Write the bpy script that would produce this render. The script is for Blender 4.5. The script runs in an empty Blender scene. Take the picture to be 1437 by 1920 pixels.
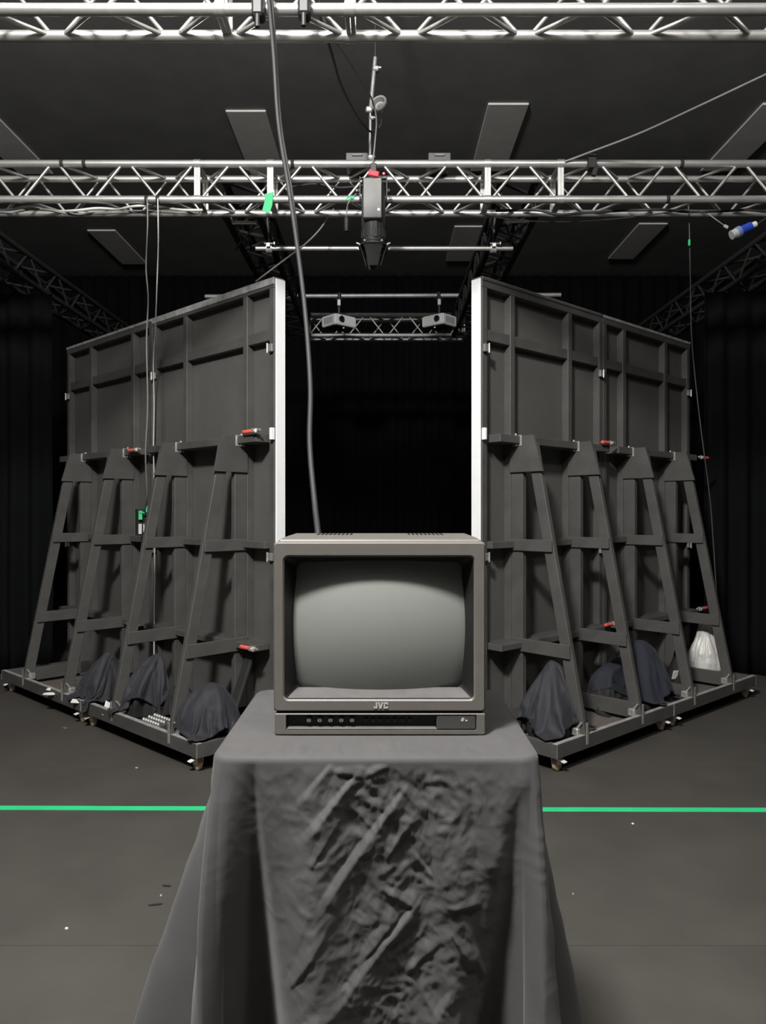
import bpy, bmesh, math, random
from mathutils import Vector, Matrix, noise, Euler
random.seed(7)
sc = bpy.context.scene
COL = sc.collection
# ------------------------------------------------------------------ camera, world, lights, exposure
F, CX, CY, CH = 1420.0, 718.5, 960.0, 1.5
cam = bpy.data.cameras.new('camera'); camo = bpy.data.objects.new('camera', cam); COL.objects.link(camo)
cam.sensor_fit = 'VERTICAL'; cam.sensor_height = 36.0; cam.sensor_width = 27.0
cam.lens = 36.0 * F / 1920.0; cam.clip_start = .02; cam.clip_end = 60
camo.location = (0, 0, CH); camo.rotation_euler = (math.pi / 2, 0, 0)
sc.camera = camo
w = bpy.data.worlds.new('world'); sc.world = w; w.use_nodes = True
w.node_tree.nodes['Background'].inputs[0].default_value = (1, 1, 1, 1)
w.node_tree.nodes['Background'].inputs[1].default_value = .0012
def lamp(name, loc, energy, radius, col=(1, .98, .955)):
    l = bpy.data.lights.new(name, 'POINT'); l.energy = energy; l.shadow_soft_size = radius; l.color = col
    o = bpy.data.objects.new(name, l); COL.objects.link(o); o.location = loc
lamp('house_light', (-.95, .10, 4.82), 1480, .24)
noise.seed_set(11)
lamp('house_light', (1.2, -.05, 4.82), 170, .24)
vs = sc.view_settings
vs.view_transform = 'Standard'; vs.look = 'None'; vs.gamma = 1; vs.use_curve_mapping = False; vs.exposure = 0.10

# ------------------------------------------------------------------ helpers
def P(px, py, d): return Vector(((px - CX) / F * d, d, CH - (py - CY) / F * d))
MATS = {}
def mat(name, col, rough=.6, metal=0, var=.25, scale=8, bump=0, bscale=60, emit=None, sheen=0, coat=0, spec=.5, stretch=None, alpha=1, trans=0):
    if name in MATS: return MATS[name]
    m = bpy.data.materials.new(name); m.use_nodes = True; nt = m.node_tree; b = nt.nodes['Principled BSDF']
    b.inputs['Roughness'].default_value = rough; b.inputs['Metallic'].default_value = metal
    b.inputs['Specular IOR Level'].default_value = spec
    b.inputs['Sheen Weight'].default_value = sheen; b.inputs['Coat Weight'].default_value = coat
    b.inputs['Coat Roughness'].default_value = .06
    tc = nt.nodes.new('ShaderNodeTexCoord'); src = tc.outputs['Object']
    if stretch:
        mp = nt.nodes.new('ShaderNodeMapping'); mp.inputs['Scale'].default_value = stretch
        nt.links.new(src, mp.inputs[0]); src = mp.outputs[0]
    n = nt.nodes.new('ShaderNodeTexNoise'); n.inputs['Scale'].default_value = scale; n.inputs['Detail'].default_value = 5
    n.inputs['Roughness'].default_value = .65
    nt.links.new(src, n.inputs['Vector'])
    r = nt.nodes.new('ShaderNodeValToRGB'); r.color_ramp.elements[0].position = .3; r.color_ramp.elements[1].position = .72
    r.color_ramp.elements[0].color = (*[c * (1 - var) for c in col], 1)
    r.color_ramp.elements[1].color = (*[min(1, c * (1 + var)) for c in col], 1)
    nt.links.new(n.outputs['Fac'], r.inputs[0]); nt.links.new(r.outputs[0], b.inputs['Base Color'])
    if bump:
        n2 = nt.nodes.new('ShaderNodeTexNoise'); n2.inputs['Scale'].default_value = bscale; n2.inputs['Detail'].default_value = 4
        nt.links.new(src, n2.inputs['Vector'])
        bp = nt.nodes.new('ShaderNodeBump'); bp.inputs['Strength'].default_value = bump; bp.inputs['Distance'].default_value = .004
        nt.links.new(n2.outputs['Fac'], bp.inputs['Height']); nt.links.new(bp.outputs[0], b.inputs['Normal'])
    if emit:
        b.inputs['Emission Color'].default_value = (*emit[0], 1); b.inputs['Emission Strength'].default_value = emit[1]
    if trans: b.inputs['Transmission Weight'].default_value = trans
    MATS[name] = m
    return m
M_paint = mat('black_paint', (.068, .065, .061), .62, var=.22, scale=5, bump=.15, bscale=90)
M_panel = mat('black_sheet', (.080, .076, .071), .75, var=.12, scale=3, bump=.1, bscale=140)
M_edge = mat('worn_edge', (.30, .295, .29), .7, var=.4, scale=14)
M_white = mat('white_fabric', (.81, .81, .81), .8, var=.03)
M_deck = mat('deck_plywood', (.13, .11, .10), .7, var=.3, scale=4, stretch=(1, 6, 1))
M_alu = mat('aluminium', (.60, .59, .57), .40, .85, var=.1, scale=12)
M_alud = mat('dull_aluminium', (.33, .33, .32), .5, .6, var=.2, scale=12)
M_zinc = mat('zinc_steel', (.62, .60, .56), .38, .7, var=.3, scale=40)
M_bmet = mat('black_metal', (.03, .03, .031), .5, .2, var=.2)
M_bmat = mat('matt_black', (.012, .012, .012), .8, var=.3)
M_red = mat('red_plastic', (.75, .12, .09), .4, var=.08)
M_redt = mat('red_tape', (.62, .05, .08), .6, var=.15)
M_green = mat('green_tape', (.03, .45, .17), .6, var=.12)
M_gfloor = mat('green_floor_tape', (.03, .62, .24), .6, var=.1, scale=3)
M_driver = mat('driver_grey', (.19, .185, .18), .5, var=.06)
M_grey = mat('grey_casing', (.16, .155, .15), .55, var=.08)
M_dgrey = mat('dark_grey_casing', (.055, .056, .058), .5, var=.1)
M_cable = mat('grey_cable', (.17, .17, .165), .5, var=.1)
M_bcable = mat('black_cable', (.018, .018, .019), .6, var=.1)
M_wcable = mat('pale_cable', (.5, .5, .48), .5, var=.1)
M_navy = mat('navy_cloth', (.021, .022, .028), .75, var=.15, bump=.1, bscale=300, sheen=.05)
M_navy2 = mat('blue_black_cloth', (.015, .017, .027), .85, var=.15, bump=.1, bscale=300, sheen=.04)
M_bagw = mat('white_plastic', (.62, .61, .58), .35, var=.12, scale=9)
M_paper = mat('white_paper', (.75, .74, .70), .8, var=.05)
M_vel = mat('black_velvet', (.0045, .005, .0052), .95, var=.2, scale=3, spec=.1)
M_wall = mat('black_wall', (.012, .012, .013), .9, var=.2, spec=.2)
M_ceil = mat('black_ceiling', (.25, .248, .243), .95, var=.15, scale=1.5, spec=.1)
M_acou = mat('grey_acoustic', (.78, .75, .72), .9, var=.08, scale=5, bump=.2, bscale=120)
M_floor = mat('black_vinyl', (.066, .0615, .054), .58, var=.16, scale=2.2, bump=.10, bscale=220)
M_proj = mat('projector_white', (.62, .62, .62), .5, var=.05)
M_glass = mat('dark_lens', (.01, .01, .012), .08, var=.1, coat=1)
M_blue = mat('blue_plastic', (.03, .08, .55), .4, var=.1)
M_tan = mat('tan_rubber', (.42, .31, .19), .55, var=.2)
M_tv = mat('tv_plastic', (.107, .099, .089), .5, var=.05, scale=30, bump=.12, bscale=600)
M_tvd = mat('tv_dark_plastic', (.008, .008, .008), .5, var=.1)
M_tvs = mat('tv_sill', (.085, .082, .08), .5, var=.15, scale=30)
M_door = mat('tv_door', (.05, .05, .047), .35, var=.08)
M_logo = mat('logo_grey', (.36, .35, .34), .5, var=.03)
M_knob = mat('knob_grey', (.13, .13, .13), .5, var=.05)
M_scr = mat('crt_glass', (.19, .20, .184), .5, var=.02, coat=.5)
M_cloth = mat('table_cloth', (.056, .054, .054), .8, var=.12, scale=6, bump=.10, bscale=500, sheen=.09)
M_led = mat('led', (.6, 1, .8), .4, emit=((.6, 1, .85), 6))
M_ledr = mat('led_red', (1, .1, .15), .4, emit=((1, .05, .12), 3))

FR = {}
def link(o, parent=None, M=None):
    COL.objects.link(o)
    M = M if M is not None else Matrix.Identity(4)
    if parent is not None:
        o.parent = parent; o.matrix_parent_inverse = FR[parent].inverted()
    o.matrix_basis = M; FR[o] = M.copy()
    return o
def tag(o, label=None, cat=None, group=None, kind=None):
    if label: o['label'] = label
    if cat: o['category'] = cat
    if group: o['group'] = group
    if kind: o['kind'] = kind
    return o
def thing(name, label, cat, loc, group=None, M=None):
    """Empty at the thing's base. With M the parts are given in its local frame, else in world coordinates."""
    o = bpy.data.objects.new(name, None); o.empty_display_size = .1
    COL.objects.link(o)
    if M is not None: o.matrix_basis = M; FR[o] = Matrix.Identity(4)
    else: o.matrix_basis = Matrix.Translation(loc); FR[o] = o.matrix_basis.copy()
    return tag(o, label, cat, group)
def mesh_obj(name, vs_, fs, m, parent=None, smooth=False, M=None, auto=None):
    me = bpy.data.meshes.new(name)
    if parent is None and M is None:
        lo = Vector((sum(v[0] for v in vs_) / len(vs_), sum(v[1] for v in vs_) / len(vs_), min(v[2] for v in vs_)))
        vs_ = [Vector(v) - lo for v in vs_]; M = Matrix.Translation(lo)
    me.from_pydata([tuple(v) for v in vs_], [], fs); me.materials.append(m)
    if smooth:
        me.polygons.foreach_set('use_smooth', [True] * len(me.polygons))
        if auto: me.set_sharp_from_angle(angle=math.radians(auto))
    me.update()
    return link(bpy.data.objects.new(name, me), parent, M)
def bm_obj(name, bm, m, parent=None, smooth=False, M=None, auto=35):
    me = bpy.data.meshes.new(name); bmesh.ops.recalc_face_normals(bm, faces=bm.faces)
    if parent is None and M is None:
        vs_ = [v.co for v in bm.verts]; lo = Vector((sum(v.x for v in vs_) / len(vs_), sum(v.y for v in vs_) / len(vs_), min(v.z for v in vs_)))
        bmesh.ops.translate(bm, vec=-lo, verts=bm.verts); M = Matrix.Translation(lo)
    bm.to_mesh(me); bm.free(); me.materials.append(m)
    if smooth:
        me.polygons.foreach_set('use_smooth', [True] * len(me.polygons)); me.set_sharp_from_angle(angle=math.radians(auto))
    return link(bpy.data.objects.new(name, me), parent, M)
BOXC = {}
def box_mesh(sx, sy, sz, m, bev):
    k = (round(sx, 4), round(sy, 4), round(sz, 4), m.name, bev)
    if k not in BOXC:
        bm = bmesh.new(); bmesh.ops.create_cube(bm, size=1)
        bmesh.ops.scale(bm, vec=(sx, sy, sz), verts=bm.verts)
        b = min(bev, min(sx, sy, sz) * .3)
        if b > 0: bmesh.ops.bevel(bm, geom=bm.edges[:], offset=b, segments=1, affect='EDGES')
        me = bpy.data.meshes.new('box'); bm.to_mesh(me); bm.free(); me.materials.append(m); BOXC[k] = me
    return BOXC[k]
def box(name, c, s, m, parent=None, rot=None, bev=.003):
    M = Matrix.Translation(Vector(c))
    if rot is not None: M = M @ (rot if isinstance(rot, Matrix) else Euler(rot).to_matrix().to_4x4())
    return link(bpy.data.objects.new(name, box_mesh(*s, m, bev)), parent, M)
def frame_to(p, q, up=Vector((0, 0, 1))):
    z = (Vector(q) - Vector(p)).normalized()
    if abs(z.dot(up)) > .99: up = Vector((0, 1, 0))
    x = up.cross(z).normalized(); y = z.cross(x)
    return Matrix((x, y, z)).transposed().to_4x4()
def board(name, p, q, wd, th, m, parent=None, up=Vector((0, 0, 1)), bev=.003):
    """plank from p to q; wd across (x = up x axis), th the other way"""
    p, q = Vector(p), Vector(q)
    M = Matrix.Translation((p + q) / 2) @ frame_to(p, q, up)
    return link(bpy.data.objects.new(name, box_mesh(wd, th, (q - p).length, m, bev)), parent, M)
CYL = {}
def rod(name, p, q, r, m, parent=None, seg=12):
    p, q = Vector(p), Vector(q); L = (q - p).length
    k = (round(r, 4), round(L, 4), m.name, seg)
    if k not in CYL:
        bm = bmesh.new(); bmesh.ops.create_cone(bm, cap_ends=True, segments=seg, radius1=r, radius2=r, depth=L)
        for f in bm.faces: f.smooth = len(f.verts) == 4
        for e in bm.edges:
            if len(e.link_faces) == 2 and (len(e.link_faces[0].verts) == 4) != (len(e.link_faces[1].verts) == 4): e.smooth = False
        me = bpy.data.meshes.new(name); bm.to_mesh(me); bm.free(); me.materials.append(m); CYL[k] = me
    return link(bpy.data.objects.new(name, CYL[k]), parent, Matrix.Translation((p + q) / 2) @ frame_to(p, q))
def smooth_path(pts, n=8):
    pts = [Vector(p) for p in pts]
    if len(pts) < 3: return pts
    out = []
    for i in range(len(pts) - 1):
        a, b, c, d = pts[max(i - 1, 0)], pts[i], pts[i + 1], pts[min(i + 2, len(pts) - 1)]
        for k in range(n):
            t = k / n
            out.append(.5 * ((2 * b) + (c - a) * t + (2 * a - 5 * b + 4 * c - d) * t * t + (3 * b - a - 3 * c + d) * t ** 3))
    return out + [pts[-1]]
def tube(name, pts, r, m, parent=None, seg=8, n=8, M=None):
    path = smooth_path(pts, n); vs_, fs = [], []; ref = Vector((.3, .9, .2)).normalized()
    for i, p in enumerate(path):
        t = (path[min(i + 1, len(path) - 1)] - path[max(i - 1, 0)]).normalized()
        x = t.cross(ref).normalized() if abs(t.dot(ref)) < .98 else t.cross(Vector((1, 0, 0))).normalized()
        y = t.cross(x)
        for k in range(seg):
            a = 2 * math.pi * k / seg; vs_.append(p + r * (math.cos(a) * x + math.sin(a) * y))
        if i:
            for k in range(seg):
                fs.append(((i - 1) * seg + k, (i - 1) * seg + (k + 1) % seg, i * seg + (k + 1) % seg, i * seg + k))
    fs.append(tuple(range(seg))[::-1]); fs.append(tuple(range((len(path) - 1) * seg, len(path) * seg)))
    return mesh_obj(name, vs_, fs, m, parent, True, M, auto=50)
def lathe(name, prof, m, parent=None, M=None, seg=24, auto=40):
    """prof: (radius, z) list, spun about local z"""
    vs_, fs = [], []
    for r, z in prof:
        for k in range(seg):
            a = 2 * math.pi * k / seg; vs_.append((r * math.cos(a), r * math.sin(a), z))
    for i in range(len(prof) - 1):
        for k in range(seg):
            fs.append((i * seg + k, i * seg + (k + 1) % seg, (i + 1) * seg + (k + 1) % seg, (i + 1) * seg + k))
    return mesh_obj(name, vs_, fs, m, parent, True, M or Matrix.Identity(4), auto)
def prism(name, poly, a, b, m, parent=None, M=None):
    """poly: list of Vector points of one face, extruded by vector b-a"""
    n = len(poly); off = Vector(b) - Vector(a); poly = [Vector(p) for p in poly]
    bm = bmesh.new(); v0 = [bm.verts.new(p) for p in poly]; v1 = [bm.verts.new(p + off) for p in poly]
    bm.faces.new(v0); bm.faces.new(v1[::-1])
    for i in range(n): bm.faces.new((v0[i], v0[(i + 1) % n], v1[(i + 1) % n], v1[i]))
    return bm_obj(name, bm, m, parent, M=M)

# ------------------------------------------------------------------ setting
floor = box('floor', (0, 4.2, -.06), (15, 17.6, .1), M_bmat); tag(floor, 'black stage floor laid with wide dark vinyl sheets', 'floor', kind='structure')
edges = [-4.6, -2.84, -1.02, .80, 2.62, 4.44, 6.26, 8.08, 9.9, 13.0]
for a, b in zip(edges, edges[1:]):
    box('vinyl_sheet', (0, (a + b) / 2, -.005), (15, b - a - .0025, .01), M_floor, floor, bev=0)
tag(box('ceiling', (0, 4.2, 5.56), (15, 17.6, .1), M_ceil), 'high black studio ceiling above the trusses', 'ceiling', kind='structure')
tag(box('wall_back', (0, 13.05, 2.75), (15, .1, 5.5), M_wall), 'black back wall behind the drapes', 'wall', kind='structure')
tag(box('wall_front', (0, -4.65, 2.75), (15, .1, 5.5), M_wall), 'black wall behind the camera', 'wall', kind='structure')
tag(box('wall_left', (-7.55, 4.2, 2.75), (.1, 17.6, 5.5), M_wall), 'black left wall of the studio', 'wall', kind='structure')
tag(box('wall_right', (7.55, 4.2, 2.75), (.1, 17.6, 5.5), M_wall), 'black right wall of the studio', 'wall', kind='structure')

def drape(name, label, x0, x1, y, z1, seed):
    rnd = random.Random(seed); n = int((x1 - x0) / .02); rows = 14; vs_, fs = [], []
    for j in range(rows + 1):
        t = j / rows
        for i in range(n + 1):
            x = x0 + (x1 - x0) * i / n
            g = noise.noise(Vector((x * .9, seed, 0))) * 1.5
            yy = y + .055 * (.55 + .45 * t) * math.sin(x * 2 * math.pi / .24 + g * 3) + .03 * noise.noise(Vector((x * 3, seed, t * 2)))
            vs_.append((x, yy, z1 * (1 - t) + .006 * t))
    for j in range(rows):
        for i in range(n):
            a = j * (n + 1) + i; fs.append((a, a + 1, a + n + 2, a + n + 1))
    o = mesh_obj(name, vs_, fs, M_vel, None, True)
    md = o.modifiers.new('cloth thickness', 'SOLIDIFY'); md.thickness = .004
    return tag(o, label, 'curtain')
drape('stage_drape', 'wide black velvet drape hanging across the back of the stage', -7.3, 7.3, 12.7, 5.46, 3)
drape('stage_drape', 'black velvet side drape hanging left of the left flats', -7.3, -3.06, 7.0, 3.52, 11)
drape('stage_drape', 'black velvet side drape hanging right of the white plastic bag', 2.95, 7.3, 6.95, 3.52, 17)

# acoustic ceiling panels (rows run back in depth)
acs = [(-4.1, 7.5, 'long grey ceiling panel at the far left edge above the middle truss'),
       (-1.37, 7.55, 'grey ceiling panel above the truss, left of the hanging pole'),
       (1.23, 7.42, 'grey ceiling panel above the truss, right of the hanging pole'),
       (3.92, 7.42, 'grey ceiling panel at the far right edge above the middle truss'),
       (-4.0, 10.75, 'dim grey ceiling panel seen under the truss beside the two left cables'),
       (1.2, 10.6, 'dim grey ceiling panel seen under the truss behind the short pipe'),
       (3.75, 10.5, 'dim grey ceiling panel seen under the truss towards the blue connector')]
for x, y, lb in acs:
    o = box('acoustic_panel', (x, y + .72, 5.4985), (.40, 1.45, .02), M_acou, bev=.004)
    tag(o, lb, 'ceiling panel', 'grey acoustic panels on the ceiling')

# green floor tape
tp = [Vector((-7, 3.875, .0006)), Vector((7, 3.775, .0006))]
mesh_t = []
n = 80; vs_, fs = [], []
for i in range(n + 1):
    p = tp[0].lerp(tp[1], i / n); wob = .003 * noise.noise(Vector((p.x * 2, 0, 0)))
    for dy in (-.026, .026):
        for z in (.0002, .0014): vs_.append((p.x, p.y + dy + wob, z))
for i in range(n):
    a = i * 4; fs += [(a + 1, a + 5, a + 7, a + 3), (a, a + 4, a + 5, a + 1), (a + 3, a + 7, a + 6, a + 2), (a, a + 2, a + 6, a + 4)]
tag(mesh_obj('floor_tape', vs_, fs, M_gfloor), 'bright green tape line stuck across the black floor', 'tape')

# ------------------------------------------------------------------ trusses
def truss(name, label, a, b, wd, ht, cr, br, m, start=0, half=.24, joints=(True, True), group=None, bseg=8):
    """a, b: centre of the bottom face at each end. Four chords, laced faces, end frames."""
    a, b = Vector(a), Vector(b); ax = (b - a).normalized(); L = (b - a).length
    side = Vector((0, 0, 1)).cross(ax).normalized(); up = Vector((0, 0, 1))
    if side.y > 0 or (abs(side.y) < .01 and side.x < 0): side = -side      # 'front' side
    t = thing(name, label, 'truss', (a + b) / 2, group)
    cor = {}
    for i, sgn in enumerate((1, -1)):
        for j, hh in enumerate((0, ht)):
            o = side * (sgn * wd / 2) + up * hh; cor[(i, j)] = o
            rod('chord', a + o, b + o, cr, m, t, 16)
    n = max(1, round(L / half)); st = L / n
    faces = [((0, 0), (0, 1), start), ((1, 0), (1, 1), start + 1), ((0, 0), (1, 0), start), ((0, 1), (1, 1), start + 1)]
    for c0, c1, ph in faces:
        for k in range(n):
            e0, e1 = (c0, c1) if (k + ph) % 2 == 0 else (c1, c0)
            p = a + ax * (k * st + .022) + cor[e0]; q = a + ax * ((k + 1) * st - .022) + cor[e1]
            d = (q - p).normalized()
            rod('brace', p + d * cr * .5, q - d * cr * .5, br, m, t, bseg)
    for e, on in ((0, joints[0]), (1, joints[1])):
        if not on: continue
        c = a + ax * (.011 if e == 0 else L - .011)
        for p, q in (((0, 0), (0, 1)), ((1, 0), (1, 1)), ((0, 0), (1, 0)), ((0, 1), (1, 1))):
            up_ = ax
            board('end_plate', c + cor[p], c + cor[q], .02, .012, m, t, up=side if False else ax.cross(cor[q] - cor[p]).normalized(), bev=.002)
        for k_ in cor.values():
            rod('coupler', c + k_ - ax * .011, c + k_ + ax * .011, cr * 1.14, m, t, 16)
    return t
ZB = CH + 2.10
ym = 5.21
truss('truss_section', 'silver box truss, left part of the middle truss with two hanging cables', (-4.6, ym, ZB), (-1.249, ym, ZB), .24, .24, .025, .010, M_alu, start=1, group='middle truss')
truss('truss_junction', 'short silver truss corner block with green tape, left in the middle truss', (-1.249, ym, ZB), (-.758, ym, ZB), .24, .24, .025, .010, M_alu, start=0, group='middle truss')
truss('truss_section', 'silver box truss carrying the spotlight in the centre of the middle truss', (-.758, ym, ZB), (.704, ym, ZB), .24, .24, .025, .010, M_alu, start=0, group='middle truss')
truss('truss_junction', 'short silver truss corner block right of the spotlight in the middle truss', (.704, ym, ZB), (1.195, ym, ZB), .24, .24, .025, .010, M_alu, start=0, group='middle truss')
truss('truss_section', 'silver box truss, right part of the middle truss above the blue connector', (1.195, ym, ZB), (4.6, ym, ZB), .24, .24, .025, .010, M_alu, start=0, group='middle truss')
yf = 3.255
truss('truss_section', 'bright silver truss at the top edge, left of the cable clamps', (-4.2, yf, ZB), (-.683, yf, ZB), .177, .24, .025, .010, M_alu, start=0, half=.25, group='front truss')
truss('truss_junction', 'bright silver truss corner block with black clamps at the top edge', (-.683, yf, ZB), (-.14, yf, ZB), .177, .24, .025, .010, M_alu, start=1, half=.27, group='front truss')
truss('truss_section', 'bright silver truss at the top edge, right of the hanging pole', (-.14, yf, ZB), (4.2, yf, ZB), .177, .24, .025, .010, M_alu, start=0, half=.25, group='front truss')
truss('truss_section', 'dull distant truss behind the two white projectors', (-.9, 9.12, ZB), (.98, 9.12, ZB), .24, .24, .025, .010, M_alud, start=0)
for x, s in ((-1.0, 'left'), (.96, 'right')):
    truss('truss_beam', 'black truss beam running back above the %s flats, hard to see' % s, (x, 5.36, ZB), (x, 8.98, ZB), .24, .24, .025, .012, M_bmat, start=0)
for x, s, t_ in ((-3.35, 'left', 'left drape'), (3.35, 'right', 'right drape')):
    truss('truss_beam', 'dim dark truss running back above the %s' % t_, (x, 5.4, ZB), (x, 12.0, ZB), .24, .24, .025, .011, M_bmat, start=0, half=.3)

# ------------------------------------------------------------------ pipes, clamps
def pipe(label, p, q, r, m=M_alu):
    o = rod('pipe', p, q, r, m, None, 16); return tag(o, label, 'pipe')
pz, pd = CH + 1.95, 5.6
pipe('short silver pipe hanging under the middle truss behind the spotlight', P(480, 466, pd), P(962, 466, pd), .019)
pipe('distant silver pipe that carries the two projectors', P(385, 556, 8.4), P(1052, 553, 8.4), .024, M_alud)
def pipe_clamp(label, p, top, m=M_zinc):
    """half coupler round a pipe at p, with a stem up to top"""
    t = thing('pipe_clamp', label, 'clamp', p)
    p = Vector(p)
    bm = bmesh.new(); seg = 18; ring = []
    for k in range(seg):
        a = 2 * math.pi * k / seg
        ring.append([bm.verts.new((p.x + dx, p.y + r * math.cos(a), p.z + r * math.sin(a))) for dx, r in ((-.022, .021), (-.022, .036), (.022, .036), (.022, .021))])
    for k in range(seg):
        A, B = ring[k], ring[(k + 1) % seg]
        for q in range(4): bm.faces.new((A[q], A[(q + 1) % 4], B[(q + 1) % 4], B[q]))
    bm_obj('coupler_ring', bm, m, t, True)
    rod('stem', p + Vector((0, 0, .034)), Vector(top), .012, M_bmet, t)
    box('hinge_lug', p + Vector((.0, -.045, .01)), (.03, .03, .03), m, t)
    rod('wing_bolt', p + Vector((-.03, -.05, .02)), p + Vector((.035, -.05, .02)), .007, m, t, 8)
    box('nut', p + Vector((.045, -.05, .02)), (.014, .026, .022), m, t)
    return t
p = P(505, 466, pd); pipe_clamp('zinc pipe clamp holding the left end of the short pipe', p, p + Vector((-.02, 0, .30)))
p = P(925, 466, pd); pipe_clamp('zinc pipe clamp holding the right end of the short pipe', p, p + Vector((.02, 0, .30)))
# stirrup brackets under the junction blocks
def stirrup(label, px0, px1, py0, py1, d):
    a, b = P(px0, py0, d), P(px1, py1, d)
    t = thing('stirrup_bracket', label, 'bracket', b)
    rod('crossbar', (a.x, d, b.z), (b.x, d, b.z), .014, M_alu, t); rod('side_bar', (a.x, d, b.z), (a.x - .015, d, a.z), .010, M_alu, t); rod('side_bar', (b.x, d, b.z), (b.x + .015, d, a.z), .010, M_alu, t)
    rod('brace', (a.x, d, b.z), (a.x + .12, d + .25, b.z - .12), .008, M_bmet, t); rod('brace', (b.x, d, b.z), (b.x - .2, d + .25, b.z - .1), .008, M_bmet, t)
stirrup('silver stirrup bracket under the left truss corner block', 436, 482, 404, 418, 5.42)
stirrup('silver stirrup bracket under the right truss corner block', 946, 993, 402, 415, 5.42)

# ------------------------------------------------------------------ spotlight in the centre
sx, sd = -.063, 4.98
st = thing('spotlight', 'black spotlight with grey box and barn doors hanging from the middle truss', 'spotlight', (sx, sd, CH + 1.62))
def TZ(z, x=sx, y=sd): return Matrix.Translation((x, y, z))
zt = lambda py: CH - (py - CY) / F * sd
lathe('lamp_body', [(0, zt(345)), (.060, zt(345)), (.070, zt(350)), (.078, zt(362)), (.080, zt(448)), (.074, zt(456)), (.060, zt(458)), (.0, zt(457))], M_dgrey, st, TZ(0), 28)
for k in range(8):
    a = -math.pi / 2 + (k - 3.5) * .36
    box('cooling_fin', (sx + .081 * math.cos(a), sd + .081 * math.sin(a), zt(442)), (.006, .012, .05), M_dgrey, st, (0, 0, a))
gb = box('driver_box', (sx - .005, sd - .085, (zt(347) + zt(420)) / 2), (.118, .05, zt(347) - zt(420)), M_driver, st, bev=.004)
lathe('status_light', [(0, .004), (.006, .003), (.007, 0)], M_led, gb, Matrix.Translation((sx + .035, sd - .110, zt(405))) @ Matrix.Rotation(math.pi / 2, 4, 'X'), 12)
box('mounting_rail', (sx + .012, sd - .072, zt(436)), (.03, .02, .11), M_bmet, st)
for s in (-1, 1):
    box('yoke_arm', (sx + s * .088, sd, zt(352)), (.008, .03, .14), M_dgrey, st); rod('tilt_knob', (sx + s * .088, sd, zt(358)), (sx + s * .108, sd, zt(358)), .016, M_bmet, st)
box('yoke_bridge', (sx, sd, zt(334) - .005), (.18, .03, .008), M_dgrey, st)
box('hook_clamp', (sx, sd + .0, zt(329)), (.045, .03, .055), M_bmet, st)
box('hook_jaw', (sx, sd + .055, zt(305)), (.04, .07, .02), M_bmet, st); box('hook_back', (sx, sd + .012, zt(316)), (.04, .02, .08), M_bmet, st)
tag(box('red_tape', (sx + .002, sd - .02, zt(328)), (.07, .018, .038), M_redt, st, (0, .2, 0), bev=.006), 'red tape on the clamp')
lathe('indicator', [(0, .004), (.007, .003), (.008, 0)], M_ledr, st, Matrix.Translation((sx + .068, sd - .03, zt(329))) @ Matrix.Rotation(math.pi / 2, 4, 'X'), 12)
# barn door ring and four leaves
lathe('barn_door_ring', [(.070, zt(459)), (.092, zt(459)), (.094, zt(464)), (.072, zt(464)), (.070, zt(459))], M_bmet, st, TZ(0), 28)
for k, a in enumerate((0, math.pi / 2, math.pi, 3 * math.pi / 2)):
    R = Matrix.Translation((sx, sd, zt(463))) @ Matrix.Rotation(a, 4, 'Z')
    inn = .042
    pts = [R @ Vector(v) for v in ((.090, -.062, 0), (.090, .062, 0), (.090 - inn, .030, -.135), (.090 - inn, -.030, -.135))]
    nrm = (pts[1] - pts[0]).cross(pts[2] - pts[0]).normalized() * .002
    prism('barn_door', pts, (0, 0, 0), nrm, M_dgrey if k in (0, 2) else M_bmat, st)  # front and back leaves blacker: their shade is put into the colour
    c = R @ Vector((.092, 0, 0)); tdir = (R.to_3x3() @ Vector((0, 1, 0)))
    rod('hinge', c - tdir * .05, c + tdir * .05, .006, M_zinc if k in (0, 2) else M_bmet, st, 8)
    for s in (-1, 1):
        cc = c + tdir * .055 * s; rod('wing_screw', cc, cc + (R.to_3x3() @ Vector((.018, 0, .006))), .007, M_zinc, st, 8)
# hanging plug left of it
hp = thing('hanging_plug', 'black cable plug dangling from green tape beside the spotlight', 'plug', P(650, 433, 5.0))
tube('cord', [P(668, 364, 5.0), P(655, 378, 4.97), P(651, 392, 5.0), P(650, 408, 5.0)], .006, M_cable, hp)
lathe('plug_body', [(0, .02), (.010, .018), (.016, 0), (.018, -.055), (.016, -.085), (0, -.088)], M_bmet, hp, Matrix.Translation(P(650, 410, 5.0)), 14)
box('green_tape', P(657, 372, 4.98), (.055, .012, .022), M_green, hp, (0, -.3, 0))

# pole above the truss with a small horn lamp
po = thing('hanging_pole', 'thin grey pole with clamps dropping onto the middle truss', 'pole', P(696, 312, 5.12))
pt, pm, pb = P(704, 108, 5.12), P(695, 208, 5.12), P(694, 318, 5.12)
rod('upper_tube', pt, pm, .014, M_alud, po); rod('lower_tube', pm, pb, .010, M_alud, po)
rod('drop_rod', (pt.x, pt.y, 5.5), pt + Vector((0, 0, -.02)), .008, M_bmet, po)
lathe('ceiling_flange', [(0, 0), (.05, 0), (.05, .012), (0, .014)], M_bmet, po, Matrix.Translation((pt.x, pt.y, 5.495)))
for q, s in ((P(705, 130, 5.12), .045), (P(693, 207, 5.12), .05), (P(698, 223, 5.12), .03), (P(695, 296, 5.10), .04)):
    box('pole_joint', q, (s, .045, s * .8), M_alud, po, (0, .1, 0), bev=.008); rod('joint_bolt', q + Vector((s * .4, -.02, 0)), q + Vector((s * .8, -.02, 0)), .008, M_zinc, po, 8)
hl = thing('horn_lamp', 'small round grey lamp head clamped beside the hanging pole', 'lamp', P(718, 220, 5.0))
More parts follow.
